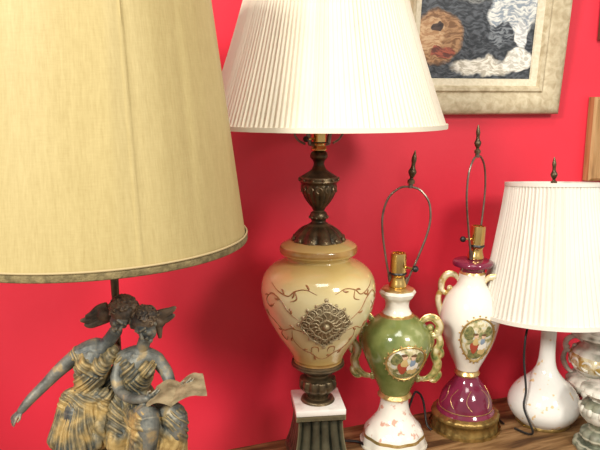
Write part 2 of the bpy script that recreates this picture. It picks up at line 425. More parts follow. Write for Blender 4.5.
def m2(a,r,z):
    if zu1<z<zu0: return r*(1+0.06*abs(math.sin(a*8)))
    if zk1<z<zk0: return r*(0.94+0.13*abs(math.sin(a*5+0.4)))
    return r
lathe(bm,P,128,mod=m2)
for k in range(12):
    a=k*math.pi/6; rr=sp.r(189,17.5)
    tube(bm,[(rr*math.sin(a+0.16*math.cos(t)),-rr*math.cos(a+0.16*math.cos(t)),sp.z(189)+0.005*math.sin(t)) for t in [0.5*i for i in range(10)]],0.0014,seg=6)
    a+=0.2; rr=sp.r(238,25); ball(bm,(rr*math.sin(a),-rr*math.cos(a),sp.z(238)),0.0042,sz=1.2)
    rr=sp.r(179,20); ball(bm,(rr*math.sin(a),-rr*math.cos(a),sp.z(179)),0.0026)
    rr=sp.r(217,9); ball(bm,(rr*math.sin(a),-rr*math.cos(a),sp.z(217)),0.0024)
mk('urn_stem',bm,M_bronze,R,label='dark bronze urn-shaped stem with leaf skirt')
bm=bmesh.new()
VP=smooth(sp.pr([(240,28,1),(242,33),(245,38),(249,39,1),(252,38),(255,33),(258,32),(261,38),(266,47),(274,54),(286,57),(300,55.5),(316,49.5),(331,41),(345,31),(353,26),(358,24,1),(361,24.5)]),6)
CREAM_MR.inputs[1].default_value=sp.z(357)+0.025; CREAM_MR.inputs[2].default_value=sp.z(257)+0.025
def mi2(z):
    if z>sp.z(245): return 0
    if z>sp.z(251): return 1
    return 0 if z>sp.z(356) else 1
lathe(bm,VP,96,mi=mi2)
thM=math.radians(6); zM=sp.z(308); R0=rsurf(VP,zM); u=sp.r(315,1)
def sc(pts,r=0.00085,leaf=True):
    q=[(x*u, -y*u) for x,y in pts]
    c=cr3([(a,0,b) for a,b in q],8); n=len(c)
    W=[onsurf(VP,thM+p.x/R0,zM+p.z,0.0001) for p in c]
    tube(bm,W,[r*(0.5+0.8*math.sin(math.pi*i/(n-1))) for i in range(n)],seg=6,mi=2)
    if leaf:
        for i in range(6,len(c)-2,11):
            p=c[i]; s=1 if (i//11)%2 else -1
            d=(c[i+1]-c[i]).normalized(); nrm=Vector((-d.z,0,d.x))*s
            L_=[p, p+nrm*0.003+d*0.002, p+nrm*0.0055+d*0.0055, p+nrm*0.006+d*0.009]
            cc=cr3(L_,4); m=len(cc)
            tube(bm,[onsurf(VP,thM+v.x/R0,zM+v.z,0.0) for v in cc],[0.0004+0.0014*math.sin(math.pi*i2/(m-1)) for i2 in range(m)],seg=6,mi=2)
for s in (-1,1):
    sc([(s*24,-4),(s*34,-12),(s*42,-22),(s*54,-26),(s*62,-18),(s*56,-12),(s*50,-17)])
    sc([(s*8,-30),(s*18,-34),(s*28,-32),(s*34,-27),(s*44,-29),(s*58,-35)])
    sc([(s*22,8),(s*34,6),(s*46,10),(s*56,2),(s*70,-4)])
    sc([(s*34,8),(s*36,20),(s*28,30),(s*17,34),(s*8,40),(0,42)])
    sc([(s*16,33),(s*14,26),(s*7,26),(s*6,32)],leaf=False)
    sc([(s*46,10),(s*52,16),(s*48,22),(s*43,17)],leaf=False)
    sc([(s*28,-32),(s*26,-25),(s*32,-22)],leaf=False)
mk('vase_body',bm,[M_cream,M_creamdk,M_brownpaint],R,label='aged cream glazed vase body with brown scrollwork')
bm=bmesh.new()
def lobe(a): return 1+0.13*abs(math.cos(2*a))**3+0.04*math.cos(8*a)
def mp(x,y,e=0.001):
    rr=math.hypot(x,y)/25; return onsurf(VP,thM+x*u/R0,zM-y*u,e+0.004*max(0,1-rr*rr)+0.0006)
# lobed, pointed filigree ground
seg=64; c0=bm.verts.new(mp(0,0,0.0008)); prev=None
for k in range(1,6):
    f=k/5; ring=[bm.verts.new(mp(19.5*f*lobe(2*math.pi*i/seg)*math.cos(2*math.pi*i/seg),19.5*f*lobe(2*math.pi*i/seg)*math.sin(2*math.pi*i/seg),0.0006 if k<5 else -0.001)) for i in range(seg)]
    for i in range(seg):
        j=(i+1)%seg
        fc=bm.faces.new((c0,ring[i],ring[j])) if prev is None else bm.faces.new((prev[i],prev[j],ring[j],ring[i]))
        fc.material_index=1
    prev=ring
for rr,tr in ((20,0.0014),(13,0.0013),(6,0.0015)):
    tube(bm,[mp(rr*lobe(2*math.pi*i/48)*math.cos(2*math.pi*i/48),rr*lobe(2*math.pi*i/48)*math.sin(2*math.pi*i/48),0.0008) for i in range(48)],tr,seg=6,closed=True)
for k in range(16):
    a=2*math.pi*k/16; L_=lobe(a); cx_,cy_=16.4*L_*math.cos(a),16.4*L_*math.sin(a)
    tube(bm,[mp(cx_+2.3*math.cos(t),cy_+2.3*math.sin(t),0.0006) for t in [i*math.pi/5 for i in range(10)]],0.0009,seg=6,closed=True)
    ball(bm,mp(21.6*L_*math.cos(a),21.6*L_*math.sin(a),-0.0006),0.0030 if k%4 else 0.0038,1,0.7,1,sub=2)
    a2=a+math.pi/16; L2=lobe(a2)
    tube(bm,[mp(6*math.cos(a2),6*math.sin(a2)),mp(9.5*math.cos(a2+0.2),9.5*math.sin(a2+0.2),0.0010),mp(13*L2*math.cos(a2),13*L2*math.sin(a2))],0.0010,seg=6)
    tube(bm,[mp(13*L2*math.cos(a2),13*L2*math.sin(a2)),mp(17*L2*math.cos(a2+0.06),17*L2*math.sin(a2+0.06),0.001),mp(20.5*L2*math.cos(a2),20.5*L2*math.sin(a2))],0.0009,seg=6)
for k in range(4):
    a=math.pi/2*k; tube(bm,[mp(22*math.cos(a),22*math.sin(a),0),mp(26.5*math.cos(a),26.5*math.sin(a),-0.0008)],[0.0024,0.0008],seg=6)
ball(bm,mp(0,0,0.001),0.0055,sub=3)
mk('medallion',bm,[M_pewter,M_pewdk],R,label='lacy antique brass filigree medallion')
bm=bmesh.new()
P=smooth(sp.pr([(358,21,1),(360,26,1),(363,26.5,1),(367,21),(371,12),(374,11,1),(376,15),(379,17),(386,17),(392,11),(396,10,1),(397,16,1),(399,17,1)]),5)
za,zb=sp.z(377),sp.z(395)
lathe(bm,P,96,mod=lambda a,r,z: r*(1+0.09*abs(math.sin(a*6))) if zb<z<za else r)
mk('pedestal',bm,M_bronze,R,label='dark bronze gadrooned pedestal')
hw=sp.r(400,24.5)
bm=bmesh.new(); box(bm,-hw,hw,-hw,hw,sp.z(405),sp.z(399.2),0.002)
mk('marble_block',bm,M_marble,R,rot=(0,0,0.12),label='thin square white marble block')
bm=bmesh.new()
zt2=sp.z(405.3)
def fl(z):
    t=(zt2-z)/zt2
    return hw*(0.99 if t<0.10 else 0.88+0.36*t**2.2)
rings=[]
K=24
zz=[zt2*(1-k/K) for k in range(K+1)]
N4=240
for k,z in enumerate(zz):
    t=(zt2-z)/zt2; ring=[]
    h0=fl(z)
    for i in range(N4):
        side=i//60; f=(i%60)/60*2-1
        c5=abs(math.cos(math.pi*(f+1)*2.5))**0.6
        dep = (0.0060*(c5-1) if 0.12<t<0.84 else 0)
        d=h0+dep
        x,y=f*h0,-d
        for _ in range(side): x,y=-y,x
        ring.append(bm.verts.new((x,y,z)))
    rings.append(ring)
for k in range(K):
    for i in range(N4):
        j=(i+1)%N4; bm.faces.new((rings[k][i],rings[k][j],rings[k+1][j],rings[k+1][i]))
bm.faces.new(rings[0]); bm.faces.new(rings[-1])
hb=fl(0)
mk('fluted_base',bm,M_verd,R,rot=(0,0,0.12),label='square flared dark fluted bronze base')
cord(R,[(hb*0.9,0.03,0.012),(0.08,0.04,0.004),(0.10,0.02,0.0035),(0.115,0.03,0.0035)],0.0027)

# ================================================================ LAMP 3 : green porcelain
sp=Spot(0.277,1.761)
R=empty('table_lamp',(sp.X,sp.Y,TT),'green and white porcelain lamp, gilded scroll handles, bare harp','lamp')
bm=bmesh.new()
VP=smooth(sp.pr([(287,9,1),(288,15),(292,18,1),(296,16),(300,12.5),(307,12),(313,15,1),(316,19),(321,26),(328,32),(338,35),(349,33.5),(362,28.5),(375,22),(385,17),(391,14.5,1),(394,17,1),(397,14),(405,14.5),(413,17),(420,22),(427,28),(432,30,1),(438,31,1),(444,32)])+[(sp.r(446,33),0.0035,1),(sp.r(446,33),0.0)],6)
def mi3(z):
    if z>sp.z(289): return 2
    if z>sp.z(312): return 0
    if z>sp.z(315): return 2
    if z>sp.z(390): return 1
    if z>sp.z(396): return 2
    if z>sp.z(430): return 3
    if z>sp.z(433): return 2
    return 0
def m3(a,r,z):
    if z>sp.z(300) : return r*(1+0.03*math.cos(a*8))
    if z<sp.z(424): return r*(1+0.02*math.cos(a*10))
    return r
lathe(bm,VP,96,mod=m3,mi=mi3)
body=mk('vase_body',bm,[M_white,M_green,M_gold,M_white_flower],R,label='olive green body with white flowered neck and foot')
bm=bmesh.new(); th=math.radians(11); zc_=sp.z(352)
medallion(bm,VP,th,zc_,sp.r(355,20),sp.r(355,18),rim=0.0020)
couple=[(-9,-5,5,6,5),(10,-6,4,5,5),(0,9,14,4.5,5),(-4,3,4.6,6,2),(5,4,5.2,6,8),(5,7,5,3.2,7),(-3,-2,3,4,7),(4,-2,2.4,4,3),(-3,-8,2.1,2.4,4),(4,-7,2.1,2.4,4),(-3.5,-9.8,2.4,1.5,6),(4.4,-9,2.4,1.5,6)]
painted(bm,VP,th,zc_,sp.r(355,1.1),couple)
mk('medallion',bm,MEDM,R,label='round painted courting couple in beaded gold frame')
def rococo(name, sp, paths, root, yaw, mats, s=1, lab=None, edge=None, dy=0.0):
    bm=bmesh.new()
    for path,r in paths:
        pts=cr3([Vector((s*p[0]*sp.r(p[1],1),0,sp.z(p[1]))) for p in path],8)
        n=len(pts); rs=[sp.r(340,r)*(0.55+0.6*math.sin(math.pi*(i/(n-1))**0.8)) for i in range(n)]
        tube(bm,pts,rs,seg=14)
        if edge is not None:
            for sg in (-1,1):
                q=[]
                for i in range(n):
                    a=pts[max(i-1,0)]; b=pts[min(i+1,n-1)]; d=(b-a).normalized(); nr=Vector((-d.z,0,d.x))*sg
                    q.append(pts[i]+nr*rs[i]*0.85+Vector((0,-rs[i]*0.35,0)))
                tube(bm,q,[x*0.26 for x in rs],seg=6,mi=1)
        ball(bm,pts[0],rs[n//2]*0.95); ball(bm,pts[-1],rs[n//2]*1.05)
    return mk(name,bm,mats,root,rot=(0,0,yaw),label=lab)
path3=[([(-22,324),(-28,317),(-36,316),(-42,323),(-40,332),(-34,333),(-33,326)],3.3),
       ([(-40,329),(-43,341),(-38,351),(-41,361),(-38,370),(-31,376),(-22,377)],3.5),
       ([(-34,330),(-35,340),(-34,348)],2.0),([(-37,349),(-42,345),(-45,352),(-40,357)],2.1),
       ([(-38,365),(-43,371),(-38,378),(-32,376)],2.1)]
for s in (1,-1): rococo('handle',sp,path3,R,math.radians(-9),[M_greengold,M_gold],s=s,lab='open green scrolled handle with gold edges',edge=1)
z0=sp.z(287)
socket(R,0,z0-0.001,sp.z(253),sp.r(270,8.2),yaw=0.9)
tilt=math.radians(5.5)
hz=sp.z(283); hh=(sp.z(187)-hz)/math.cos(tilt)
harp(R,(0,0,hz),hh,sp.r(230,23),tilt=tilt,yaw=math.radians(-8),fin=sp.z(151)-sp.z(185))
cord(R,[(0.03,0.045,0.02),(0.040,0.050,0.055),(0.052,0.060,0.075),(0.068,0.066,0.055),(0.074,0.05,0.012),(0.082,0.04,0.003)])

# ================================================================ LAMP 4 : maroon porcelain
sp=Spot(0.514,1.862)
R=empty('table_lamp',(sp.X,sp.Y,TT),'maroon and white porcelain lamp, gold handles, brass foot, bare harp','lamp')
bm=bmesh.new()
VP=smooth(sp.pr([(259,8,1),(260,17),(262,20),(265,19.5,1),(268,13),(271,12,1),(273,13,1),(278,13),(285,15),(292,21),(302,26.5),(316,29),(330,27),(344,22.5),(356,17),(364,13),(369,11,1),(372,12.5,1),(375,11.5),(380,14),(386,19),(392,23),(399,25.5),(405,26.5,1),(407,28,1),(410,29)]),6)
def mi4(z):
    if z>sp.z(270.5): return 1
    if z>sp.z(273): return 2
    if z>sp.z(368): return 0
    if z>sp.z(374): return 2
    return 1
lathe(bm,VP,96,mi=mi4)
for rw in (404,):
    tube(bm,[onsurf(VP,2*math.pi*i/64,sp.z(rw),0.0) for i in range(64)],0.0009,seg=5,closed=True,mi=2)
for k in range(9):
    a=2*math.pi*k/9
    pts=[onsurf(VP,a+0.22*math.sin(t*3.14)*(1 if k%2 else -1),sp.z(384+t*16),0.0) for t in [i/8 for i in range(9)]]
    tube(bm,pts,0.0005,seg=5,mi=2)
mk('vase_body',bm,[M_white,M_maroon,M_gold],R,label='white glazed body, maroon collar and bell-shaped maroon pedestal')
bm=bmesh.new()
P=smooth(sp.pr([(408,28,1),(410,32.5),(413,33,1),(417,31),(423,32),(428,34)])+[(sp.r(428,34.5),0.006,1),(sp.r(428,34.5),0.0)],4)
lathe(bm,P,144,mod=lambda a,r,z:r*(1+0.012*math.cos(a*24)))
mk('brass_foot',bm,M_oldbrass,R,label='ribbed aged brass foot')
bm=bmesh.new(); th=math.radians(4)
medallion(bm,VP,th,sp.z(332),sp.r(336,16.5),sp.r(336,23.5),rim=0.0018)
painted(bm,VP,th,sp.z(332),sp.r(336,0.92),[(-9,-9,5,8,5),(9,-11,4,6,5),(0,15,11,6,5),(-4,7,4.2,7,2),(5,8,4.6,7,8),(5,12,4.6,4.4,7),(-3,0,2.6,4.6,7),(4,-1,2.2,4.6,3),(-3,-7,2.0,2.4,4),(4,-6,2.0,2.4,4),(-3.5,-9,2.2,1.5,6),(4.4,-8.2,2.2,1.5,6)])
mk('medallion',bm,MEDM,R,label='oval painted courting couple in beaded gold frame')
path4=[([(-12,281),(-17,276),(-24,276),(-29,283),(-29,292),(-24,295),(-21,290)],2.7),
       ([(-29,289),(-32,300),(-30,311),(-26,322),(-21,334)],2.5)]
for s in (1,-1): rococo('handle',sp,path4,R,math.radians(-18),[M_goldcream,M_gold],s=s,lab='smooth cream and gold scrolled handle',edge=1)
socket(R,0.004,sp.z(259.5),sp.z(226),sp.r(240,7.4),yaw=-1.2,rot=(0,0.05,0))
hz=sp.z(256); tilt=math.radians(-3.2)
harp(R,(0.002,0,hz),(sp.z(156)-hz),sp.r(200,24),tilt=tilt,yaw=math.radians(54),fin=sp.z(125)-sp.z(154))
cord(R,[(0.03,0.05,0.02),(0.05,0.05,0.03),(0.068,0.03,0.02),(0.075,0.02,0.003),(0.08,0.0,0.003)],0.0022)

# ================================================================ LAMP 5 : milk glass bottle
sp=Spot(0.770,1.895)
R=empty('table_lamp',(sp.X,sp.Y,TT),'white milk glass bottle lamp with flared white pleated shade','lamp')
bm=bmesh.new()
VP=smooth(sp.pr([(312,9,1),(314,12),(318,12,1),(322,8.5),(335,7.5),(350,7.5),(361,8.5),(369,11),(377,17),(386,27),(395,33),(404,34.5),(412,31),(418,25),(421,22,1)])+[(sp.r(425,23.5),0.012),(sp.r(425,24),0.008,1),(sp.r(425,22),0.007)],6)
lathe(bm,VP,96)
mk('bottle_body',bm,M_milk,R,label='slender-necked white milk glass body with gold sprigs')
bm=bmesh.new(); lathe(bm,smooth([(sp.r(425,22),0.0085,1),(sp.r(425,25),0.007),(sp.r(425,26),0.002,1),(sp.r(425,26),0)],3),64)
mk('brass_foot',bm,M_oldbrass,R)
zb5=sp.z(312); zc=sp.z(250)
socket(R,0,zb5-0.001,zb5+0.05,0.012)
P5=[(r,z-zc) for r,z in sp.pr([(183,46),(220,51),(270,60),(311,69)])]
pleated(R,P5,84,0.0034,M_pleat2,loc=(-0.010,-0.008,zc),rot=(math.radians(-6),0,0),label='white vertically pleated flared fabric shade')
top5=sp.z(186)
harp(R,(0,0,zb5+0.01),top5-zb5-0.012,0.04,shape='closed',fin=sp.z(152)-sp.z(180),yaw=0.3,tilt=math.radians(-3.5))
cord(R,[sp.p(530,322,0.01),sp.p(526,335,-0.02),sp.p(524,360,-0.03),sp.p(526,390,-0.045),sp.p(524,408,-0.055),(-0.045,-0.07,0.012),(-0.055,-0.06,0.003),(-0.07,-0.04,0.003)],0.0022)

# ================================================================ URN lamp base (6)
sp=Spot(0.985,1.98)
R=empty('table_lamp',(sp.X,sp.Y,TT),'matte off-white and grey carved urn lamp base on stepped foot','lamp')
bm=bmesh.new()
M_gw=mat('matte_grey_white_carving',(0.24,0.24,0.19),(0.66,0.64,0.56),rough=0.6,scale=30,contrast=(0.38,0.55),edge=(0.74,0.71,0.62),spec=0.3)
P=smooth(sp.pr([(322,10,1),(326,24),(329,30,1),(334,31,1),(338,24),(342,18),(347,20,1),(351,27),(360,30),(368,26),(374,19,1),(377,27),(381,31,1),(386,30),(391,24),(397,15),(403,12,1),(406,22)]),5)
lathe(bm,P,96,mod=lambda a,r,z:r*(1+0.05*abs(math.sin(a*7))),mi=lambda z: 1 if sp.z(366)<z<sp.z(352) else 0)
for k in range(14):
    a=2*math.pi*k/14; rr=sp.r(360,29)
    tube(bm,[(rr*1.04*math.sin(a+0.17*math.cos(t)),-rr*1.04*math.cos(a+0.17*math.cos(t)),sp.z(360)+0.009*math.sin(t)) for t in [0.45*i for i in range(12)]],0.0025,seg=6,mi=0)
    rr=sp.r(388,29); ball(bm,(rr*math.sin(a),-rr*math.cos(a),sp.z(386)),0.008,sz=1.3,mi=0)
mk('urn_body',bm,[M_gw,M_goldcream],R)
path6=[([(-18,345),(-26,340),(-34,345),(-34,354),(-27,356),(-26,350)],2.4),([(-33,352),(-36,364),(-31,374),(-24,378)],2.4)]
for s in (1,-1): rococo('handle',sp,path6,R,math.radians(-26),M_gw,s=s)
bm=bmesh.new()
P=smooth(sp.pr([(405,20,1),(407,27,1),(411,27,1),(414,20),(420,17),(424,24,1)])+[(sp.r(428,30),0.01,1),(sp.r(428,30),0.0)],4)
lathe(bm,P,64)
mk('stepped_foot',bm,M_verd,R)
bm=bmesh.new(); lathe(bm,[(0.006,0),(0.006,0.012),(0.012,0.012),(0.012,0.03)],24); mk('socket',bm,M_brass,R,loc=(0,0,sp.z(322)))

# ================================================================ carved vase in front of it (7)
sp=Spot(0.880,1.735)
R=empty('vase',(sp.X,sp.Y,TT),'small carved grey-green and white pedestal vase on table edge','vase')
bm=bmesh.new()
P=smooth(sp.pr([(386,12,1),(388,20),(391,22,1),(395,17),(399,12),(403,17),(409,21),(417,19),(424,12),(428,10,1),(431,17),(436,19,1),(441,16)])+[(sp.r(446,22),0.010,1),(sp.r(446,24),0.006),(sp.r(446,24),0.0)],5)
lathe(bm,P,96,mod=lambda a,r,z:r*(1+0.07*abs(math.sin(a*6))),mi=lambda z: 0 if z>sp.z(400) or sp.z(420)<z<sp.z(406) else 1)
for k in range(12):
    a=2*math.pi*k/12; rr=sp.r(409,21); ball(bm,(rr*math.sin(a),-rr*math.cos(a),sp.z(409)),0.005,sz=1.6,mi=0)
    rr=sp.r(391,21); ball(bm,(rr*math.sin(a),-rr*math.cos(a),sp.z(391)),0.0035,mi=0)
mk('vase_body',bm,[M_gw,mat('grey_green_glaze',(0.06,0.07,0.05),(0.26,0.27,0.19),rough=0.5,scale=40,edge=(0.50,0.47,0.36))],R)

# ================================================================ LAMP 1 : figural
sp=Spot(-0.457,1.40)
KS=1.25/1.40
R=empty('table_lamp',(sp.X*KS,sp.Y*KS,TT),'lamp with two draped metal women under large tan linen shade','lamp')
R.scale=(KS,KS,KS); LIFT=H*(1-KS)/KS
bm=bmesh.new()
zt1=sp.z(-70); zb=sp.z(240)
rt,rb=sp.r(0,128)*0.965,sp.r(243,150)
P=[(rt+(rb-rt)*k/24, zt1+(zb-zt1)*k/24) for k in range(25)]
hgt=zt1-zb
rnd=[random.uniform(0,6.28) for _ in range(4)]
creases=[(random.uniform(0,6.28),random.uniform(0.03,0.08),random.uniform(-0.0022,0.0022),random.uniform(-0.12,0.12)) for _ in range(30)]
def msh(a,r,z):
    t=(z-zb)/hgt
    d=0.0015*math.sin(a*7+rnd[0]+t*1.5)
    for c0,wd,am,sl in creases:
        da=(a-c0-sl*t*0.4+math.pi)%(2*math.pi)-math.pi
        if abs(da)<0.3: d+=am*math.exp(-(da/wd)**2)*math.sin(math.pi*min(1,max(0,t*1.1)))
    for sm in (0.55,2.65,4.74):   # stitched seams
        da=(a-sm+math.pi)%(2*math.pi)-math.pi
        if abs(da)<0.03: d+=0.0014*math.exp(-(da/0.006)**2)
    return r+d
lathe(bm,P,480,mod=msh,cap=False)
lathe(bm,[(r-0.006,z) for r,z in P],96,cap=False)
sh=mk('lamp_shade',bm,M_linen,R,label='large tan linen drum shade with soft vertical creases',ang=60)
bm=bmesh.new()
b0=rb
lathe(bm,smooth([(b0-0.004,zb-0.002,1),(b0+0.003,zb-0.002),(b0+0.0040,zb+0.001),(b0+0.0035,zb+0.0055),(b0+0.002,zb+0.007,1)],4),160,cap=False,mi=0)
tube(bm,[((b0+0.0028)*math.cos(2*math.pi*i/120),(b0+0.0028)*math.sin(2*math.pi*i/120),zb+0.0088) for i in range(120)],0.0014,closed=True,mi=1)
mk('shade_trim',bm,[M_trim,M_trim2],sh,label='slim olive-brown braid with pale piping')
bm=bmesh.new()
lathe(bm,[(rt-0.003,zt1),(rt+0.004,zt1),(rt+0.004,zt1-0.012),(rt,zt1-0.012)],120,cap=False)
mk('shade_trim',bm,[M_trim],sh)
bm=bmesh.new()
for k in range(3):
    a=2*math.pi*k/3; tube(bm,[(0,0,zt1-0.02),((rt-0.003)*math.cos(a),(rt-0.003)*math.sin(a),zt1-0.006)],0.002)
ball(bm,(0,0,zt1-0.02),0.008); mk('spider_fitting',bm,M_wire,sh)
zst=sp.z(255)
bm=bmesh.new(); lathe(bm,smooth([(0.006,zst,1),(0.006,sp.z(300)),(0.0045,sp.z(330)),(0.0045,0.06)],3),16,off=(0.014,0.04,0)); mk('stem_pipe',bm,M_bronze,R)
socket(R,0.014,zst,zst+0.06,0.013).location.y=0.04
harp(R,(0.014,0.04,zst+0.01),zt1-0.025-zst-0.01,0.06,shape='closed',fin=0.04,tilt=math.radians(-2))
zp=-LIFT
bm=bmesh.new()
lathe(bm,smooth([(0.085,zp+0.05,1),(0.10,zp+0.042),(0.105,zp+0.03,1),(0.095,zp+0.024),(0.112,zp+0.012),(0.115,zp)],5),96,mod=lambda a,r,z:r*(1+0.01*math.sin(a*16)))
mk('plinth',bm,M_bronze,R,label='round stepped bronze plinth')
bm=bmesh.new()
for c in ((-0.03,0.01,0.03,0.055),(0.04,0.02,0.045,0.06),(0.02,-0.03,0.03,0.05),(0.05,0.03,0.11,0.04),(0.0,0.0,0.01,0.065)):
    ball(bm,c[:3],c[3],sub=3)
for v in bm.verts: v.co += Vector((random.uniform(-1,1),random.uniform(-1,1),random.uniform(-1,1)))*0.002
mk('rock_mound',bm,M_hair,R)

px=sp.p
def remesh(o, vs, it=4):
    m=o.modifiers.new('union','REMESH'); m.mode='VOXEL'; m.voxel_size=vs; m.use_smooth_shade=True
    s=o.modifiers.new('soft','SMOOTH'); s.factor=0.5; s.iterations=it
def bake(o, fn):
    dg=bpy.context.evaluated_depsgraph_get(); dg.update()
    me=bpy.data.meshes.new_from_object(o.evaluated_get(dg))
    mats=[m for m in o.data.materials]
    o.modifiers.clear(); 
    ns=[v.normal.copy() for v in me.vertices]
    for v,n in zip(me.vertices,ns): v.co=v.co+n*fn(v.co.copy(),n)
    for p in me.polygons: p.use_smooth=True
    if not me.materials:
        for m in mats: me.materials.append(m)
    o.data=me
def head(bm, c, M, s):
    def q(x,y,z): return c + (M @ Vector((x,y,z)))*s
    R4=M.to_4x4()
    ball(bm,q(0,0.1,0.25),s,0.82,0.95,0.95,sub=3,rot=R4)
    ball(bm,q(0,-0.22,-0.35),s,0.62,0.62,0.75,sub=3,rot=R4)
    ball(bm,q(0,-0.64,-0.95),s*0.22,sub=2)
    capsule(bm,q(0,-0.82,0.20),q(0,-1.08,-0.22),s*0.09,s*0.15)
    ball(bm,q(0,-0.83,-0.52),s*0.15,1.5,0.8,0.5,sub=2,rot=R4)
    ball(bm,q(0,-0.81,-0.66),s*0.14,1.3,0.8,0.6,sub=2,rot=R4)
    for k in (-1,1):
        ball(bm,q(0.3*k,-0.74,0.05),s*0.13,1.3,0.7,0.7,sub=2,rot=R4)
        capsule(bm,q(0.12*k,-0.86,0.26),q(0.5*k,-0.70,0.28),s*0.10,s*0.08)
        ball(bm,q(0.36*k,-0.56,-0.30),s*0.26,sub=2)
        ball(bm,q(0.83*k,0.05,-0.05),s*0.2,0.4,0.8,1.3,sub=2,rot=R4)
def hand(bm, w, d, side, s, curl=0.5):
    d=Vector(d).normalized(); side=Vector(side); side=(side-d*side.dot(d)).normalized(); nn=d.cross(side)
    pe=w+d*s*0.95
    for o_ in (-0.3,0,0.3): capsule(bm,w+side*s*o_*0.5,pe+side*s*o_,s*0.2,s*0.2)
    for k,(o_,L) in enumerate(((0.46,0.78),(0.16,0.9),(-0.14,0.84),(-0.44,0.66))):
        a=pe+side*s*o_; b=a+(d*math.cos(curl*0.6)-nn*math.sin(curl*0.6)+side*o_*0.25)*s*L*0.5; c=b+(d*math.cos(curl*1.6)-nn*math.sin(curl*1.6))*s*L*0.5
        capsule(bm,a,b,s*0.13,s*0.12); capsule(bm,b,c,s*0.12,s*0.10)
    a=w+d*s*0.25+side*s*0.4; b=a+(side*0.8+d*0.7).normalized()*s*0.5; c=b+(side*0.1+d)*s*0.35
    capsule(bm,a,b,s*0.16,s*0.13); capsule(bm,b,c,s*0.13,s*0.1)
def limb(bm, pts, rs, flat=None):
    c=cr3(pts,5); n=len(c); m=len(rs)-1; rr=[]
    for i in range(n):
        t=i/(n-1)*m; k=min(int(t),m-1); rr.append(rs[k]+(rs[k+1]-rs[k])*(t-k))
    tube(bm,c,rr,seg=20,flat=flat)
    if flat is None: ball(bm,c[0],rr[0]); ball(bm,c[-1],rr[-1])
def curls(bm, c, M, s, n, seed=1):
    rg=random.Random(seed)
    ball(bm,c+(M@Vector((0,0.20,0.40)))*s,s,0.97,0.96,0.90,sub=3,rot=M.to_4x4())
    for i in range(n):
        az=rg.uniform(-2.5,2.5); el=rg.uniform(-0.4,1.4)
        d0=Vector((math.sin(az)*math.cos(el),math.cos(az)*math.cos(el)+0.05,math.sin(el)))
        if d0.y< -0.6 and el<0.55: continue
        p=Vector((d0.x*0.98,0.2+d0.y*0.98,0.42+d0.z*0.92))
        t=d0.cross(Vector((0.2,1,0.1))).normalized(); b=d0.cross(t)
        ph=rg.uniform(0,6.28); q=[]
        for k in range(10):
            a=ph+k*0.62; rad=0.06+0.020*k
            q.append(c+(M@(p+(t*math.cos(a)+b*math.sin(a))*rad+d0*(0.12-0.012*k)))*s)
        tube(bm,q,[s*0.10*(1-0.05*k) for k in range(10)],seg=6)
def sstep(a,b,x):
    t=min(1,max(0,(x-a)/(b-a))); return t*t*(3-2*t)
def folds(zones, cx, cy, nf, amp, seed):
    off=Vector((seed*3.1,seed*1.7,seed*0.9))
    def fn(p,n):
        w1=noise.noise(p*18+off)*1.8; w2=noise.noise(p*45+off*2)*0.6
        ang=math.atan2(p.x-cx,-(p.y-cy))
        wv=w1+noise.noise(Vector((p.x*26,p.y*26,p.z*9))+off)*2.4
        v=abs(math.sin(nf*ang*0.5+wv+p.z*12))
        v=0.6*v+0.4*abs(math.sin(nf*ang*0.93+1.6*wv+1.0))
        v*=0.55+0.45*sstep(-0.3,0.3,noise.noise(p*22+off*3))
        for zh,zl,d,fq in zones:
            m=sstep(zl-0.012,zl+0.008,p.z+0.006*math.sin(p.x*60))*(1-sstep(zh-0.008,zh+0.012,p.z+0.006*math.sin(p.x*60)))
            dd=Vector(d)
            ph=fq*(p.x*dd.x+p.y*dd.y+p.z*dd.z)+w1*2.0+w2
            u_=abs(math.sin(ph))*0.65+0.35*abs(math.sin(1.7*ph+1.3))
            v=v*(1-m)+u_*m*0.75
        return amp*(v-0.55)+0.0008*noise.noise(p*130)
    return fn

# ---- woman A (standing, leaning her head on the other's)
hs=0.0215
ha=px(121,316,-0.006)
Ma=Matrix.Rotation(math.radians(30),3,'Y') @ Matrix.Rotation(math.radians(34),3,'Z') @ Matrix.Rotation(math.radians(26),3,'X')
bm=bmesh.new()
head(bm,ha,Ma,hs*0.92)
limb(bm,[px(116,331,0.004),px(108,342,0.006),px(99,351,0.005)],[0.0098,0.0100,0.014])
limb(bm,[px(96,352,0.006),px(92,365,0.0),px(88,383,0.0),px(87,402,0),px(88,415,0)],[0.020,0.024,0.018,0.026,0.028])
limb(bm,[px(79,354,0.0),px(96,349,0.006),px(113,352,0.014)],[0.0125,0.017,0.0125])
limb(bm,[px(78,355,0.0),px(61,369,-0.004),px(46,384,-0.01),px(31,399,-0.022),px(21,411,-0.03)],[0.0122,0.0102,0.0084,0.0076,0.0056])
hand(bm,px(21,411,-0.03),px(12,421,-0.035)-px(21,411,-0.03),Vector((0.6,-0.6,-0.2)),0.0135,curl=0.35)
limb(bm,[px(113,352,0.014),px(124,362,0.032),px(140,366,0.034),px(152,366,0.028)],[0.012,0.010,0.0085,0.007])
limb(bm,[px(80,412,-0.006),px(76,455,-0.02),px(74,500,-0.004)],[0.024,0.018,0.011])
limb(bm,[px(92,412,0.006),px(96,455,0.0),px(92,500,0.015)],[0.024,0.018,0.011])
wa=mk('woman_figure',bm,M_skin,R,label='standing draped woman leaning close, patinated grey metal'); remesh(wa,0.0010,3)
bm=bmesh.new(); curls(bm,ha,Ma,hs*0.96,110,seed=3)
for k,e in enumerate([((108,308),(100,310),(92,315),(85,317)),((107,312),(97,315),(88,320),(80,321)),((107,317),(98,321),(90,325),(84,325))]):
    tube(bm,cr3([px(*p,0.006+0.002*k) for p in e],6),[0.0085*(1-(i/19)**2) +0.001 for i in range(19)],seg=8,flat=0.5)
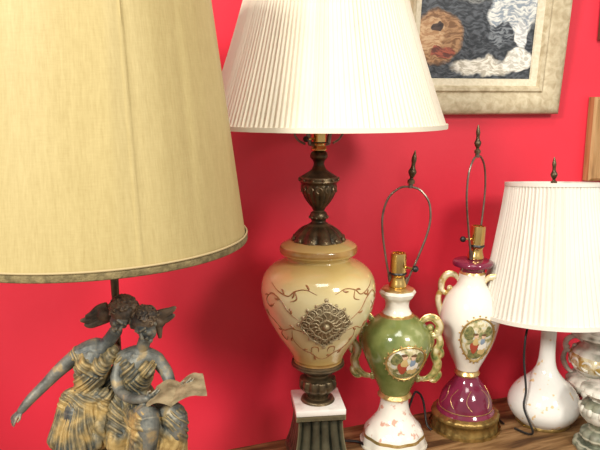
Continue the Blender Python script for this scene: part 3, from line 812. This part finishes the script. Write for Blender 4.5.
ball(bm,px(106,313,0.010),0.0135,sub=3)
o=mk('hair',bm,M_hair,wa,label='curled hair with swept wing ornament'); remesh(o,0.0009,2)
bm=bmesh.new()
limb(bm,[px(95,360,0.002),px(92,370,-0.001),px(88,386,0),px(88,402,0),px(85,425,0),px(82,455,0),px(80,490,0),Vector((px(80,490).x,0,0.02))],[0.022,0.027,0.021,0.029,0.038,0.045,0.052,0.058])
for q_ in ((85,366),(101,366)): ball(bm,px(*q_,-0.017),0.0135,sub=3)
ball(bm,px(79,355,0.0),0.0142,1.0,1,0.95,sub=3); ball(bm,px(111,353,0.008),0.0145,sub=3)
capsule(bm,px(77,353,0.0),px(88,366,-0.015),0.009,0.013); capsule(bm,px(113,352,0.0),px(101,368,-0.016),0.009,0.013)
capsule(bm,px(70,395,-0.006),px(108,396,-0.016),0.011,0.011)
capsule(bm,px(66,398,-0.006),px(57,440,-0.012),0.009,0.015)
capsule(bm,px(106,394,-0.012),px(100,440,-0.022),0.010,0.014)
capsule(bm,px(110,374,0.014),px(108,430,0.010),0.012,0.022)
o=mk('dress',bm,M_drape,wa,label='gilded folded classical drapery'); remesh(o,0.0010,8)
c_=px(84,420,0)
bake(o,folds([(px(85,345).z,px(85,374).z,(0.75,0,0.66),380),(px(85,374).z,px(85,392).z,(-0.6,0,0.8),340),(px(85,392).z,px(85,402).z,(0.45,0,0.89),360)],c_.x,0.0,22,0.0052,1))
# ---- woman B (seated, reading)
hb_=px(146,326,-0.014)
Mb=Matrix.Rotation(math.radians(-24),3,'Y') @ Matrix.Rotation(math.radians(-22),3,'Z') @ Matrix.Rotation(math.radians(18),3,'X')
bm=bmesh.new()
head(bm,hb_,Mb,hs*0.90)
limb(bm,[px(145,340,-0.006),px(142,349,-0.002),px(139,356,0)],[0.0094,0.0098,0.014])
limb(bm,[px(139,358,0),px(136,371,-0.002),px(135,386,0.0),px(139,404,0),px(141,414,0)],[0.019,0.023,0.017,0.026,0.028])
limb(bm,[px(123,358,0.0),px(139,355,0.0),px(156,359,0.0)],[0.0118,0.0155,0.0118])
limb(bm,[px(157,360,0),px(166,372,-0.006),px(171,385,-0.018),px(177,390,-0.04),px(183,389,-0.055)],[0.0116,0.0098,0.0084,0.0072,0.0056])
hand(bm,px(183,389,-0.055),px(192,384,-0.06)-px(183,389,-0.055),Vector((0,-0.3,1)),0.0125,curl=0.6)
limb(bm,[px(123,359,0),px(117,375,-0.01),px(120,391,-0.026),px(132,399,-0.05),px(147,399,-0.062)],[0.0116,0.0098,0.0084,0.0072,0.0056])
hand(bm,px(147,399,-0.062),px(158,395,-0.064)-px(147,399,-0.062),Vector((0,-0.3,1)),0.0125,curl=0.6)
limb(bm,[px(136,412,0),px(142,416,-0.04),px(148,420,-0.075),px(146,455,-0.07),px(140,490,-0.06)],[0.024,0.020,0.016,0.014,0.009])
limb(bm,[px(148,412,0),px(164,414,-0.035),px(176,418,-0.062),px(172,455,-0.055),px(168,490,-0.045)],[0.024,0.020,0.016,0.014,0.009])
for q_ in ((140,493,-0.06),(168,493,-0.045)):
    a=px(*q_); capsule(bm,a,a+Vector((0.004,-0.03,-0.006)),0.009,0.006)
wb=mk('woman_figure',bm,M_skin,R,label='seated draped woman reading open book, patinated grey metal'); remesh(wb,0.0010,3)
bm=bmesh.new(); curls(bm,hb_,Mb,hs*0.93,110,seed=8)
for k,e in enumerate([((156,317),(163,314),(170,311),(176,307)),((157,321),(164,319),(170,317),(175,315))]):
    tube(bm,cr3([px(*p,0.0+0.002*k) for p in e],6),[0.0080*(1-(i/19)**2)+0.001 for i in range(19)],seg=8,flat=0.5)
ball(bm,px(158,321,0.006),0.012,sub=3)
capsule(bm,px(159,327,0.002),px(160,337,0.004),0.006,0.003)
o=mk('hair',bm,M_hair,wb,label='curled upswept hair with small winged ornament'); remesh(o,0.0009,2)
bm=bmesh.new()
limb(bm,[px(139,365,0),px(137,373,-0.002),px(136,387,0),px(139,402,-0.002),px(144,425,-0.01),px(146,460,-0.015),px(146,490,-0.01),Vector((px(148,485).x,-0.01,0.02))],[0.022,0.026,0.021,0.031,0.040,0.044,0.048,0.053])
for q_ in ((130,370),(147,370)): ball(bm,px(*q_,-0.017),0.0130,sub=3)
capsule(bm,px(122,357,0.0),px(133,370,-0.015),0.0095,0.0120); capsule(bm,px(156,358,0.0),px(147,370,-0.015),0.008,0.011)
ball(bm,px(123,359,0.0),0.0138,sub=3)
capsule(bm,px(136,412,-0.005),px(146,421,-0.072),0.026,0.019); capsule(bm,px(150,412,-0.005),px(175,419,-0.060),0.026,0.019)
capsule(bm,px(146,421,-0.072),px(140,492,-0.060),0.019,0.025); capsule(bm,px(175,419,-0.060),px(171,492,-0.046),0.019,0.025)
capsule(bm,px(160,424,-0.058),px(157,492,-0.055),0.015,0.024)
capsule(bm,px(118,398,-0.01),px(120,440,-0.03),0.013,0.022)
o=mk('dress',bm,M_drape,wb,label='gilded pleated classical drapery over lap'); remesh(o,0.0010,8)
c_=px(152,430,-0.03)
bake(o,folds([(px(139,350).z,px(139,376).z,(-0.75,0,0.66),380),(px(139,376).z,px(139,394).z,(0.6,0,0.8),340),(px(139,396).z,px(139,416).z,(0.6,0.4,0.65),280)],c_.x,-0.03,24,0.0052,2))
bm=bmesh.new()
A=[px(146,407,-0.070),px(171,401,-0.092),px(207,395,-0.080)]
Bk=[px(157,388,-0.036),px(180,380,-0.042),px(203,376,-0.036)]
def strip(bm,A,Bk,th=0.003):
    a=cr3(A,8); b=cr3(Bk,8); n=len(a); rows=[]
    for i in range(n):
        l=[]
        for k in range(5):
            x=abs(i-8)/8
            p=a[i].lerp(b[i],k/4)+Vector((0,0,0.009*math.sin(min(1,x*1.3)*math.pi*0.75)-0.003+0.001*math.sin(k*1.5+i*0.6)))
            l.append(p)
        rows.append(l)
    top=[[bm.verts.new(p) for p in l] for l in rows]; bot=[[bm.verts.new(p-Vector((0,0,th))) for p in l] for l in rows]
    for i in range(n-1):
        for k in range(4):
            bm.faces.new((top[i][k],top[i+1][k],top[i+1][k+1],top[i][k+1])); bm.faces.new((bot[i][k],bot[i][k+1],bot[i+1][k+1],bot[i+1][k]))
        bm.faces.new((top[i][0],bot[i][0],bot[i+1][0],top[i+1][0])); bm.faces.new((top[i][4],top[i+1][4],bot[i+1][4],bot[i][4]))
    for i in (0,n-1):
        for k in range(4): bm.faces.new((top[i][k],top[i][k+1],bot[i][k+1],bot[i][k]))
strip(bm,A,Bk,0.005)
mk('open_book',bm,M_paper,wb,label='open worn ochre metal book in both hands')
for o in list(bpy.data.objects):
    if o.parent==R: o.location.z += LIFT

# ================================================================ PICTURES
def frame(name, corner, wid, hei, prof, mats, tiltx, art, label, cat, corner_right=True, mi=None):
    Rt=empty(name, corner, label, cat, (tiltx,0,WYAW))
    bm=bmesh.new(); x0=-wid if corner_right else 0; x1=x0+wid
    loops=[]
    for t,h in prof:
        loops.append([bm.verts.new(v) for v in ((x0+t,-h,t),(x1-t,-h,t),(x1-t,-h,hei-t),(x0+t,-h,hei-t))])
    for k in range(len(loops)-1):
        for i in range(4):
            j=(i+1)%4; f=bm.faces.new((loops[k][i],loops[k][j],loops[k+1][j],loops[k+1][i])); f.material_index=(mi(prof[k][0]) if mi else 0)
    f=bm.faces.new(loops[0])
    mk('frame',bm,mats,Rt)
    t=prof[-1][0]-0.003; h=prof[-1][1]-0.001
    bm=bmesh.new(); box(bm,x0+t,x1-t,-h,-h+0.003,t,hei-t)
    mk('painting',bm,art,Rt)
    return Rt
def art_mat():
    m, nt, b = nodes('oil_painting_animals'); N,L=nt.nodes, nt.links
    tc=N.new('ShaderNodeTexCoord'); n=N.new('ShaderNodeTexNoise'); n.inputs['Scale'].default_value=24; n.inputs['Detail'].default_value=3
    L.new(tc.outputs['Object'],n.inputs['Vector'])
    vm=N.new('ShaderNodeVectorMath'); vm.operation='MULTIPLY_ADD'; vm.inputs[1].default_value=(0.040,0.040,0.040); L.new(n.outputs['Color'],vm.inputs[0]); L.new(tc.outputs['Object'],vm.inputs[2])
    mps=N.new('ShaderNodeMapping'); mps.inputs['Rotation'].default_value=(0,0.9,0); mps.inputs['Scale'].default_value=(1,1,3.0); L.new(vm.outputs[0],mps.inputs['Vector'])
    st=N.new('ShaderNodeTexNoise'); st.inputs['Scale'].default_value=70; st.inputs['Detail'].default_value=3; L.new(mps.outputs[0],st.inputs['Vector'])
    base=N.new('ShaderNodeValToRGB'); e=base.color_ramp.elements; e[0].position=0.42; e[0].color=(0.022,0.026,0.032,1); e[1].position=0.62; e[1].color=(0.09,0.10,0.115,1); L.new(st.outputs['Fac'],base.inputs['Fac'])
    cur=base.outputs[0]
    def blob(cx,cz,rx,rz,ca,cb,soft=0.08):
        nonlocal cur
        mp=N.new('ShaderNodeMapping'); mp.vector_type='POINT'
        mp.inputs['Location'].default_value=(-(cx+0.020)/rx,0,-(cz+0.020)/rz); mp.inputs['Scale'].default_value=(1/rx,0,1/rz)
        L.new(vm.outputs[0],mp.inputs['Vector'])
        ln=N.new('ShaderNodeVectorMath'); ln.operation='LENGTH'; L.new(mp.outputs[0],ln.inputs[0])
        mr=N.new('ShaderNodeMapRange'); mr.inputs[1].default_value=1-soft; mr.inputs[2].default_value=1+soft; mr.inputs[3].default_value=1; mr.inputs[4].default_value=0; L.new(ln.outputs['Value'],mr.inputs[0])
        cr=N.new('ShaderNodeValToRGB'); e=cr.color_ramp.elements; e[0].position=0.42; e[0].color=(*ca,1); e[1].position=0.58; e[1].color=(*cb,1); L.new(st.outputs['Fac'],cr.inputs['Fac'])
        mx=N.new('ShaderNodeMix'); mx.data_type='RGBA'; L.new(mr.outputs[0],mx.inputs[0]); L.new(cur,mx.inputs[6]); L.new(cr.outputs[0],mx.inputs[7]); cur=mx.outputs[2]
    blob(-0.22,0.28,0.12,0.05,(0.05,0.05,0.05),(0.22,0.22,0.21))
    blob(-0.30,0.155,0.056,0.055,(0.20,0.10,0.045),(0.42,0.24,0.12))
    blob(-0.312,0.160,0.034,0.034,(0.42,0.23,0.11),(0.62,0.42,0.24))
    blob(-0.295,0.175,0.010,0.008,(0.03,0.02,0.02),(0.08,0.05,0.04))
    blob(-0.282,0.125,0.026,0.012,(0.12,0.04,0.03),(0.38,0.10,0.06))
    blob(-0.125,0.215,0.058,0.050,(0.24,0.28,0.33),(0.66,0.66,0.62))
    blob(-0.150,0.165,0.024,0.026,(0.03,0.035,0.045),(0.20,0.22,0.24))
    blob(-0.105,0.165,0.016,0.030,(0.45,0.46,0.46),(0.78,0.77,0.74))
    blob(-0.19,0.098,0.070,0.018,(0.46,0.42,0.34),(0.78,0.75,0.66),0.15)
    blob(-0.10,0.112,0.036,0.024,(0.50,0.48,0.42),(0.82,0.80,0.74))
    L.new(cur,b.inputs['Base Color']); b.inputs['Roughness'].default_value=0.35
    bp=N.new('ShaderNodeBump'); bp.inputs['Strength'].default_value=0.4; bp.inputs['Distance'].default_value=0.001; L.new(st.outputs['Fac'],bp.inputs['Height']); L.new(bp.outputs[0],b.inputs['Normal'])
    return m
pf=[(0,0.0),(0,0.020),(0.004,0.026),(0.012,0.030),(0.030,0.028),(0.040,0.020),(0.046,0.019),(0.050,0.024),(0.056,0.023),(0.060,0.016),(0.072,0.012),(0.074,0.008)]
c=wallpt(552,113); c.y-=0.002
frame('framed_painting',c,0.41,0.36,pf,[M_frame,M_liner],math.radians(5),art_mat(),'oil painting of fluffy animals in wide limed wood frame','picture',True,mi=lambda t:1 if t>=0.058 else 0)
pf2=[(0,0.0),(0,0.018),(0.006,0.022),(0.03,0.018),(0.036,0.010)]
c=wallpt(582,180); c.y-=0.002
h2=(wallpt(586,97)-wallpt(582,180)).z
frame('framed_picture',c,0.26,h2,pf2,[M_brownframe],0.0,mat('faded_print',(0.45,0.36,0.16),(0.62,0.5,0.3),rough=0.5,scale=12),'small faded print in plain brown wood frame','picture',False)
c=wallpt(597,40); c.y-=0.002
frame('framed_picture',c,0.24,0.2,pf2,[M_bronze],0.0,mat('dark_print',(0.2,0.12,0.08),(0.4,0.3,0.2),rough=0.5,scale=12),'small dark print in narrow dark frame','picture',False)

# ================================================================ LIGHT
def area(loc, target, size, power, col=(1,1,1)):
    l=bpy.data.lights.new('area_light','AREA'); l.size=size; l.energy=power; l.color=col
    o=bpy.data.objects.new('area_light',l); S.collection.objects.link(o); o.location=loc
    o.rotation_euler=(Vector(target)-Vector(loc)).to_track_quat('-Z','Y').to_euler()
area((-1.0,-0.7,2.2),(0.1,1.2,1.0),0.4,48,(1.0,0.96,0.86))
area((1.3,-0.6,2.2),(0.3,1.2,1.0),0.45,28,(1.0,0.95,0.86))
area((0.2,0.2,2.6),(0.1,1.1,0.8),0.6,12,(1.0,0.97,0.9))
W=bpy.data.worlds.new('world'); S.world=W; W.use_nodes=True
bg=W.node_tree.nodes['Background']; bg.inputs[0].default_value=(1.0,0.94,0.86,1); bg.inputs[1].default_value=0.54

cam=bpy.data.cameras.new('camera'); cam.lens=F/600*36; cam.sensor_width=36
co=bpy.data.objects.new('camera',cam); S.collection.objects.link(co); co.location=(0,0,CZ); co.rotation_euler=(math.radians(90)-PIT,0,0)
cam.clip_start=0.01
if ZOOM:
    cam.lens*=ZOOM[2]; cam.shift_x=(ZOOM[0]-300)/600*ZOOM[2]; cam.shift_y=-(ZOOM[1]-225)/600*ZOOM[2]
S.camera=co
